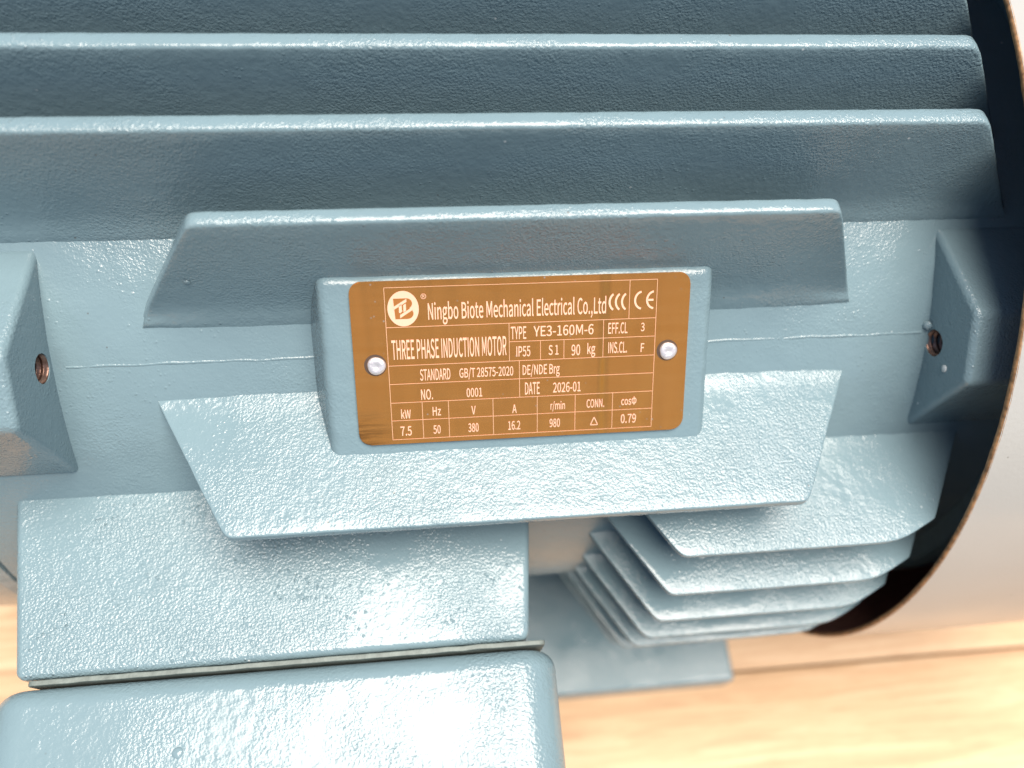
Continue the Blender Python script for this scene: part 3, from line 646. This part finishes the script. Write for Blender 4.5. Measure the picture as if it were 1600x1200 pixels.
# lettering: (text, left, right, baseline, cap height) on the plate
TEXT = [
    ("Ningbo Biote Mechanical Electrical Co.,Ltd", -33.45, 29.43, 15.99, 5.75),
    ("THREE PHASE INDUCTION MOTOR", -46.62, -6.30, 2.11, 6.93),
    ("TYPE", -4.69, 0.80, 7.78, 4.53),
    ("YE3-160M-6", 3.39, 25.08, 8.50, 3.67),
    ("EFF.CL", 30.44, 37.48, 8.39, 3.97),
    ("3", 42.42, 43.75, 8.89, 3.02),
    ("IP55", -2.78, 2.24, 1.34, 3.72),
    ("S 1", 8.84, 12.42, 1.46, 3.56),
    ("90", 17.15, 20.31, 0.92, 3.93),
    ("kg", 22.94, 25.85, 1.21, 3.76),
    ("INS.CL.", 30.63, 37.55, 1.15, 4.04),
    ("F", 42.64, 43.89, 1.09, 3.25),
    ("STANDARD", -37.24, -26.51, -6.0, 4.1),
    ("GB/T 28575-2020", -23.31, -3.98, -5.6, 3.39),
    ("DE/NDE Brg", -0.58, 12.91, -5.6, 3.60),
    ("NO.", -37.21, -33.02, -13.2, 3.79),
    ("0001", -20.95, -15.32, -13.0, 3.27),
    ("DATE", 0.24, 5.61, -13.1, 4.57),
    ("2026-01", 10.48, 20.70, -12.8, 3.67),
    ("kW", -44.64, -41.21, -20.04, 3.29),
    ("Hz", -33.36, -30.42, -19.45, 3.30),
    ("V", -19.40, -17.83, -19.73, 3.22),
    ("A", -4.49, -2.90, -19.96, 3.24),
    ("r/min", 9.61, 14.97, -19.39, 2.98),
    ("CONN.", 23.04, 29.63, -19.34, 3.18),
    ("cosΦ", 36.05, 41.79, -18.97, 3.00),
    ("7.5", -45.17, -41.20, -26.58, 3.52),
    ("50", -33.39, -30.78, -26.41, 3.16),
    ("380", -20.72, -16.94, -26.46, 3.27),
    ("16.2", -6.07, -1.63, -26.43, 3.29),
    ("980", 9.28, 13.14, -26.23, 3.21),
    ("0.79", 36.10, 41.87, -26.08, 3.43),
    ("R", -35.15, -34.4, 23.75, 0.95),
]
CAP = 520.0
for txt, x0, x1, bl, ch in TEXT:
    verts, faces, pen = [], [], 0.0
    for ch_ in txt:
        adv, vs, fs = GLYPHS[ch_]
        o0 = len(verts)
        for q in vs.split():
            gx, gy = q.split(',')
            verts.append((pen + float(gx), float(gy)))
        for q in fs.split():
            faces.append(tuple(o0 + int(i) for i in q.split(',')))
        pen += adv * 1000
    lo = min(v[0] for v in verts)
    hi = max(v[0] for v in verts)
    me = mesh_from("lettering", [Qp(x0 + (gx - lo) / (hi - lo) * (x1 - x0), bl + gy / CAP * ch, RP + 0.16) for gx, gy in verts], faces)
    link("lettering", me, M_ink, plate)

def arc(cx, cv, rx, rv, a0, a1, t, n=22):
    out = []
    for i in range(n):
        A = radians(a0 + (a1 - a0) * i / n)
        B = radians(a0 + (a1 - a0) * (i + 1) / n)
        out.append([(cx + (rx - t / 2) * cos(A), cv + (rv - t / 2) * sin(A)), (cx + (rx + t / 2) * cos(A), cv + (rv + t / 2) * sin(A)),
                    (cx + (rx + t / 2) * cos(B), cv + (rv + t / 2) * sin(B)), (cx + (rx - t / 2) * cos(B), cv + (rv - t / 2) * sin(B))])
    return out
# certification marks: three nested arcs, then the round C and E
for i in range(3):
    quads_mesh("certification_mark", arc(33.2 + i * 2.25, 19.9, 2.55, 3.15, 118, 242, 0.72), 0.16, M_ink)
quads_mesh("certification_mark", arc(42.5, 20.2, 2.6, 3.05, 98, 262, 0.72), 0.16, M_ink)
quads_mesh("certification_mark", arc(47.0, 20.2, 2.75, 3.05, 98, 262, 0.72) + [hline(44.4, 46.6, 20.2, 0.72)], 0.16, M_ink)
quads_mesh("registered_mark", arc(-34.8, 24.2, 0.85, 0.85, 0, 360, 0.16, 24), 0.16, M_ink)
# delta sign
def seg(a, b, t):
    dx, dy = b[0] - a[0], b[1] - a[1]
    L = hypot(dx, dy)
    nx, ny = -dy / L * t / 2, dx / L * t / 2
    return [(a[0] - nx, a[1] - ny), (b[0] - nx, b[1] - ny), (b[0] + nx, b[1] + ny), (a[0] + nx, a[1] + ny)]
A, B, Cc = (24.6, -26.2), (27.35, -26.2), (25.95, -23.2)
quads_mesh("delta_sign", [seg(A, B, 0.3), seg(B, Cc, 0.3), seg(Cc, A, 0.3)], 0.16, M_ink)
# round emblem
def LG(px, py):
    return (-41.9 + (px - 515) * 0.0377, 20.1 - (py - 355) * 0.0388)
disc = [LG(515 + 142 * cos(2 * pi * i / 64), 355 - 160 * sin(2 * pi * i / 64)) for i in range(64)]
emb = quads_mesh("emblem", [disc], 0.12, M_ink)
bshape = [(428, 262)] + [(548 + 50 * cos(radians(a)), 308 - 47 * sin(radians(a))) for a in range(90, -61, -15)] + \
         [(552 + 55 * cos(radians(a)), 400 - 48 * sin(radians(a))) for a in range(60, -91, -15)] + [(440, 448)]
quads_mesh("emblem", [[LG(*p) for p in bshape]], 0.16, M_ink2)
zz = [[(424, 366), (424, 338), (548, 266), (548, 294)], [(476, 326), (503, 311), (503, 372), (476, 388)],
      [(476, 388), (503, 372), (512, 372), (486, 396)],
      [(517, 322), (541, 308), (541, 372), (517, 386)], [(484, 410), (606, 338), (610, 362), (484, 440)]]
for q_ in zz:
    quads_mesh("emblem", [[LG(*p) for p in q_[::-1]]], 0.20, M_ink)

# rivets
def rivet_mesh():
    prof = [(3.25, 0.0), (3.2, 0.45), (2.95, 0.8), (2.3, 1.0), (1.5, 1.05), (0.9, 0.85), (0.0, 0.78)]
    n = 32
    verts = []
    for r, h in prof:
        for j in range(n):
            a = 2 * pi * j / n
            rr = r * (1 + 0.03 * sin(3 * a + 1))
            verts.append((rr * cos(a), rr * sin(a), h))
    return verts, grid_faces(len(prof), n, True)
for cx, cv in ((-52.25, 0.0), (52.9, 1.1)):
    vs, fs = rivet_mesh()
    me = mesh_from("rivet", [Qp(cx + x, cv + v, RP + h) for x, v, h in vs], fs)
    fix_normals(me)
    link("rivet", me, M_rivet, plate, 50)
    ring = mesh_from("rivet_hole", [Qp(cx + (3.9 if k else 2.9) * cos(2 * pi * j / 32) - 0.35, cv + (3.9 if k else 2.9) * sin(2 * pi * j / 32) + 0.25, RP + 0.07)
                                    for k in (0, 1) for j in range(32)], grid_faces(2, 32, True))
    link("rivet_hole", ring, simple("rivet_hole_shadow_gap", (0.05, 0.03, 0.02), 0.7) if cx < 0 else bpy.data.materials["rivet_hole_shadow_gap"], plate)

# lugs for the end shield bolts -----------------------------------------
def lug(sgn, prof, hole_r, hole_th, xf):
    """prof: (radius, angle) of the outline; extruded from the face xf to the frame end"""
    bm = bmesh.new()
    x0, x1 = xf, sgn * XE
    ring = [(165, prof[0][1] + 2.0)] + prof + [(165, prof[-1][1] - 2.0)]
    A_, B_ = [], []
    for r, a in ring:
        a = radians(a)
        A_.append(bm.verts.new(P(x0, -r * cos(a), r * sin(a))))
        B_.append(bm.verts.new(P(x1, -r * cos(a), r * sin(a))))
    n = len(ring)
    bm.faces.new(A_)
    bm.faces.new(B_[::-1])
    for i in range(n):
        j = (i + 1) % n
        bm.faces.new((A_[i], A_[j], B_[j], B_[i]))
    bmesh.ops.recalc_face_normals(bm, faces=bm.faces[:])
    bmesh.ops.bevel(bm, geom=bm.edges[:], offset=2.6 * U, segments=5, profile=0.5, affect='EDGES')
    me = bm_mesh("mounting_lug", bm)
    o = link("mounting_lug", me, M_cast, motor, 40)
    # drill the hole
    a = radians(hole_th)
    hc = (-hole_r * cos(a), hole_r * sin(a))
    nn = 40
    R = 5.4
    cv = []
    for x in (xf - sgn * 6, xf + sgn * 24):
        for j in range(nn):
            t = 2 * pi * j / nn
            rr = R * (1 + 0.025 * noise.noise((3 * cos(t), 3 * sin(t), sgn)))
            cv.append(P(x, hc[0] + rr * cos(t), hc[1] + rr * sin(t)))
    cf = grid_faces(2, nn, True) + [tuple(range(nn)), tuple(range(2 * nn - 1, nn - 1, -1))]
    cm = mesh_from("cut", cv, cf)
    fix_normals(cm)
    co_ = bpy.data.objects.new("cut", cm)
    col.objects.link(co_)
    md = o.modifiers.new("b", 'BOOLEAN')
    md.operation = 'DIFFERENCE'
    md.object = co_
    md.solver = 'EXACT'
    bpy.context.view_layer.update()
    new = bpy.data.meshes.new_from_object(o.evaluated_get(bpy.context.evaluated_depsgraph_get()))
    o.modifiers.clear()
    o.data = new
    new.polygons.foreach_set("use_smooth", [True] * len(new.polygons))
    new.set_sharp_from_angle(angle=radians(32))
    wn_ = o.modifiers.new("wn", 'WEIGHTED_NORMAL')
    wn_.keep_sharp = True
    bpy.data.objects.remove(co_)
    # helical thread lining the hole
    tv = []
    st = 150
    for i in range(st):
        d = 0.4 + 22.0 * i / (st - 1)
        for j in range(nn):
            t = 2 * pi * j / nn
            ph = (d / 2.6 + j / nn) % 1.0
            tri = 1 - abs(2 * ph - 1)
            rr = R - 0.06 - 0.95 * min(1, tri * 1.25) * min(1, (i + 2) / 12)
            tv.append(P(xf + sgn * d, hc[0] + rr * cos(t), hc[1] + rr * sin(t)))
    tf = grid_faces(st, nn, True) + [tuple(range((st - 1) * nn, st * nn))]
    tm = mesh_from("threaded_hole", tv, tf)
    link("threaded_hole", tm, M_thread, o, 50)
    return o
lr = lug(1, [(176.9, 58.4), (203.0, 48.9), (204.2, 41.2), (176.5, 31.2)], 181.6, 44.0, 166.0)
lr["label"] = "bolt lug with rusty threaded hole beside the fan hood"
ll = lug(-1, [(176.9, 58.6), (207.0, 48.6), (208.0, 41.6), (177.5, 31.0)], 183.8, 45.6, -167.5)
ll["label"] = "bolt lug with threaded hole facing the nameplate, left end"

# terminal box ----------------------------------------------------------
tb_me = hexa("terminal_box", [(-202, -120, -66), (9, -120, -66), (-1.2, -224, -62), (-183, -224, -62),
                              (-202, -120, 80), (9, -120, 80), (-1.2, -224, 80), (-183, -224, 80)], 3.0, 5)
tbox = link("terminal_box", tb_me, M_box, motor, 40, True)
tbox["label"] = "rough cast terminal box base under the level fin"
def rounded_prism(name, x0, x1, z0, z1, y0, y1, r, rb, rf, seg=8):
    """rounded rectangle in x-z, swept from y0 (towards the motor) to y1, with softened rims"""
    def loop(inset):
        ri = max(r - inset, 0.5)
        out = []
        for cx, cz, a0 in ((x1 - inset - ri, z1 - inset - ri, 0), (x0 + inset + ri, z1 - inset - ri, 90),
                           (x0 + inset + ri, z0 + inset + ri, 180), (x1 - inset - ri, z0 + inset + ri, 270)):
            for i in range(seg + 1):
                a = radians(a0 + 90 * i / seg)
                out.append((cx + ri * cos(a), cz + ri * sin(a)))
        return out
    st = []
    for i in range(7):
        a = radians(90 * i / 6)
        st.append((y0 - rb * (1 - cos(a)), rb * (1 - sin(a))))
    for i in range(1, 6):
        st.append((y0 - rb + (y1 + rf - (y0 - rb)) * i / 6, 0))
    for i in range(7):
        a = radians(90 * i / 6)
        st.append((y1 + rf * (1 - sin(a)), rf * (1 - cos(a))))
    verts = []
    for y_, ins in st:
        lp = loop(ins)
        verts += [P(x, y_, z) for x, z in lp]
    n = len(lp)
    faces = grid_faces(len(st), n, True) + [tuple(range(n)), tuple(range((len(st) - 1) * n, len(st) * n))[::-1]]
    me = mesh_from(name, verts, faces)
    fix_normals(me)
    return me
gk = rounded_prism("gasket", -178.5, 4.6, -68, 80.5, -224.5, -226.3, 3.0, 0.4, 0.4)
subdiv_noise(gk, 6, 0.25, 60)
link("gasket", gk, M_gasket, tbox, 50)
cv_me = rounded_prism("cover", -191.0, 8.6, -80, 83.5, -227.2, -306, 15.0, 7.0, 10.0, 12)
cov = link("cover", cv_me, M_smooth, tbox, 60, True)
cov["label"] = "smooth glossy terminal box cover with rounded edges"

# fan hood --------------------------------------------------------------
def lathe(prof, n=192, amp=0.0, seed=0, close=False):
    verts = []
    for x, r in prof:
        for j in range(n):
            a = 2 * pi * j / n
            rr = r + amp * noise.noise((cos(a) * 2 + seed, sin(a) * 2, x * 0.01))
            verts.append(P(x, -rr * cos(a), rr * sin(a)))
    return mesh_from("lathe", verts, grid_faces(len(prof), n, True))
XH, RH = 171.0, 220.5
outer = [(XH + 0.2, RH)] + [(XH + 14 * i, RH) for i in range(1, 16)] + [(XH + 222, RH - 2), (XH + 232, RH - 8), (XH + 238, RH - 18), (XH + 239, 60), (XH + 239, 1)]
me = lathe(outer, 192, 0.5, 3)
fix_normals(me)
hood = link("fan_hood", me, M_hood, motor, 60)
hood["label"] = "pale grey sheet metal fan hood at the right end"
inner = [(XH + 0.2, RH - 2.2)] + [(XH + 14 * i, RH - 2.2) for i in range(1, 16)] + [(XH + 222, RH - 5), (XH + 234, RH - 20), (XH + 236, 60), (XH + 236, 1)]
me = lathe(inner, 192, 0.5, 3)
link("hood_lining", me, M_inner, hood, 60)
rim = [(XH + 0.6, RH + 0.05), (XH - 0.1, RH - 0.2), (XH - 0.3, RH - 1.1), (XH - 0.1, RH - 2.0), (XH + 0.6, RH - 2.25)]
me = lathe(rim, 384, 0.5, 3)
for v in me.vertices:
    v.co.x += 0.25 * U * noise.noise(v.co * 900)
link("hood_rim", me, M_rim, hood, 80)

# end shields
sh = lathe([(XE - 0.5, 60), (XE - 0.5, 186), (XE + 2, 188), (XE + 14, 188), (XE + 17, 184), (XE + 30, 120), (XE + 34, 40), (XE + 34, 1)], 128)
fix_normals(sh)
link("end_shield", sh, M_dark, motor, 40)
shl = lathe([(-XE - 1.4, 120), (-XE - 1.4, 174.5), (-XE - 2.4, 176.5), (-XE - 7.5, 177.3), (-XE - 9, 176.3), (-XE - 10.0, 174), (-XE - 52, 173), (-XE - 60, 168), (-XE - 80, 120), (-XE - 88, 40), (-XE - 88, 1)], 160)
fix_normals(shl)
link("end_shield", shl, M_cast, motor, 40)
gapr = lathe([(-XE + 0.2, 175), (-XE - 1.6, 175)], 128)
fix_normals(gapr)
link("shield_joint", gapr, M_dark, motor, 40)

# feet --------------------------------------------------------------------
for sy in (-1, 1):
    bm_pts = [(-174, sy * 222, -222), (174, sy * 222, -222), (174, sy * 112, -222), (-174, sy * 112, -222),
              (-173, sy * 221, -196), (173, sy * 221, -196), (173, sy * 112, -192), (-173, sy * 112, -192)]
    f = hexa("foot", bm_pts, 3.0, 4)
    fo = link("foot", f, M_cast, motor, 40, True)
    for xw in (-150, 0, 150):
        web = hexa("foot_web", [(xw - 7, sy * 196, -200), (xw + 7, sy * 196, -200), (xw + 7, sy * 105, -200), (xw - 7, sy * 105, -200),
                                (xw - 6, sy * 160, -110), (xw + 6, sy * 160, -110), (xw + 6, sy * 110, -110), (xw - 6, sy * 110, -110)], 2.5, 3)
        link("foot_web", web, M_cast, fo, 40)

# small paint blobs and a blister -----------------------------------------
def blob(name, centre, normal, rx, h, mat, parent, seed):
    nrm = Vector(normal).normalized()
    t1 = nrm.orthogonal().normalized()
    t2 = nrm.cross(t1)
    verts = []
    for i in range(6):
        a = radians(90 * i / 5)
        for j in range(16):
            b = 2 * pi * j / 16
            rr = rx * cos(a) * (1 + 0.25 * noise.noise((2 * cos(b) + seed, 2 * sin(b), 0)))
            p = Vector(centre) + (t1 * cos(b) + t2 * sin(b)) * rr + nrm * (h * sin(a) - 0.2)
            verts.append(P(*p))
    me = mesh_from(name, verts, grid_faces(6, 16, True))
    fix_normals(me)
    return link(name, me, mat, parent, 80)
M_blob = simple("dried_paint_drop", (0.42, 0.47, 0.48), 0.3)
ca = radians(41.6)
blob("paint_drop", (165.9, -190.5 * cos(ca), 190.5 * sin(ca)), (-1, 0, 0), 1.5, 0.8, M_blob, lr, 1)
ca = radians(46.0)
blob("paint_drop", (164.6, -178.0 * cos(ca), 178.0 * sin(ca)), (-0.7, -0.5, 0.5), 1.7, 0.9, M_cast, lr, 4)
blob("paint_blister", (-124.0, -252.0, 83.4), (0, 0, 1), 2.0, 0.9, M_smooth, tbox, 2)
blob("paint_fleck", (-113.0, -113.2, 158.0), (0, -1, 0), 1.2, 0.4, M_cast, bpy.data.objects["nameplate_pad"], 6)
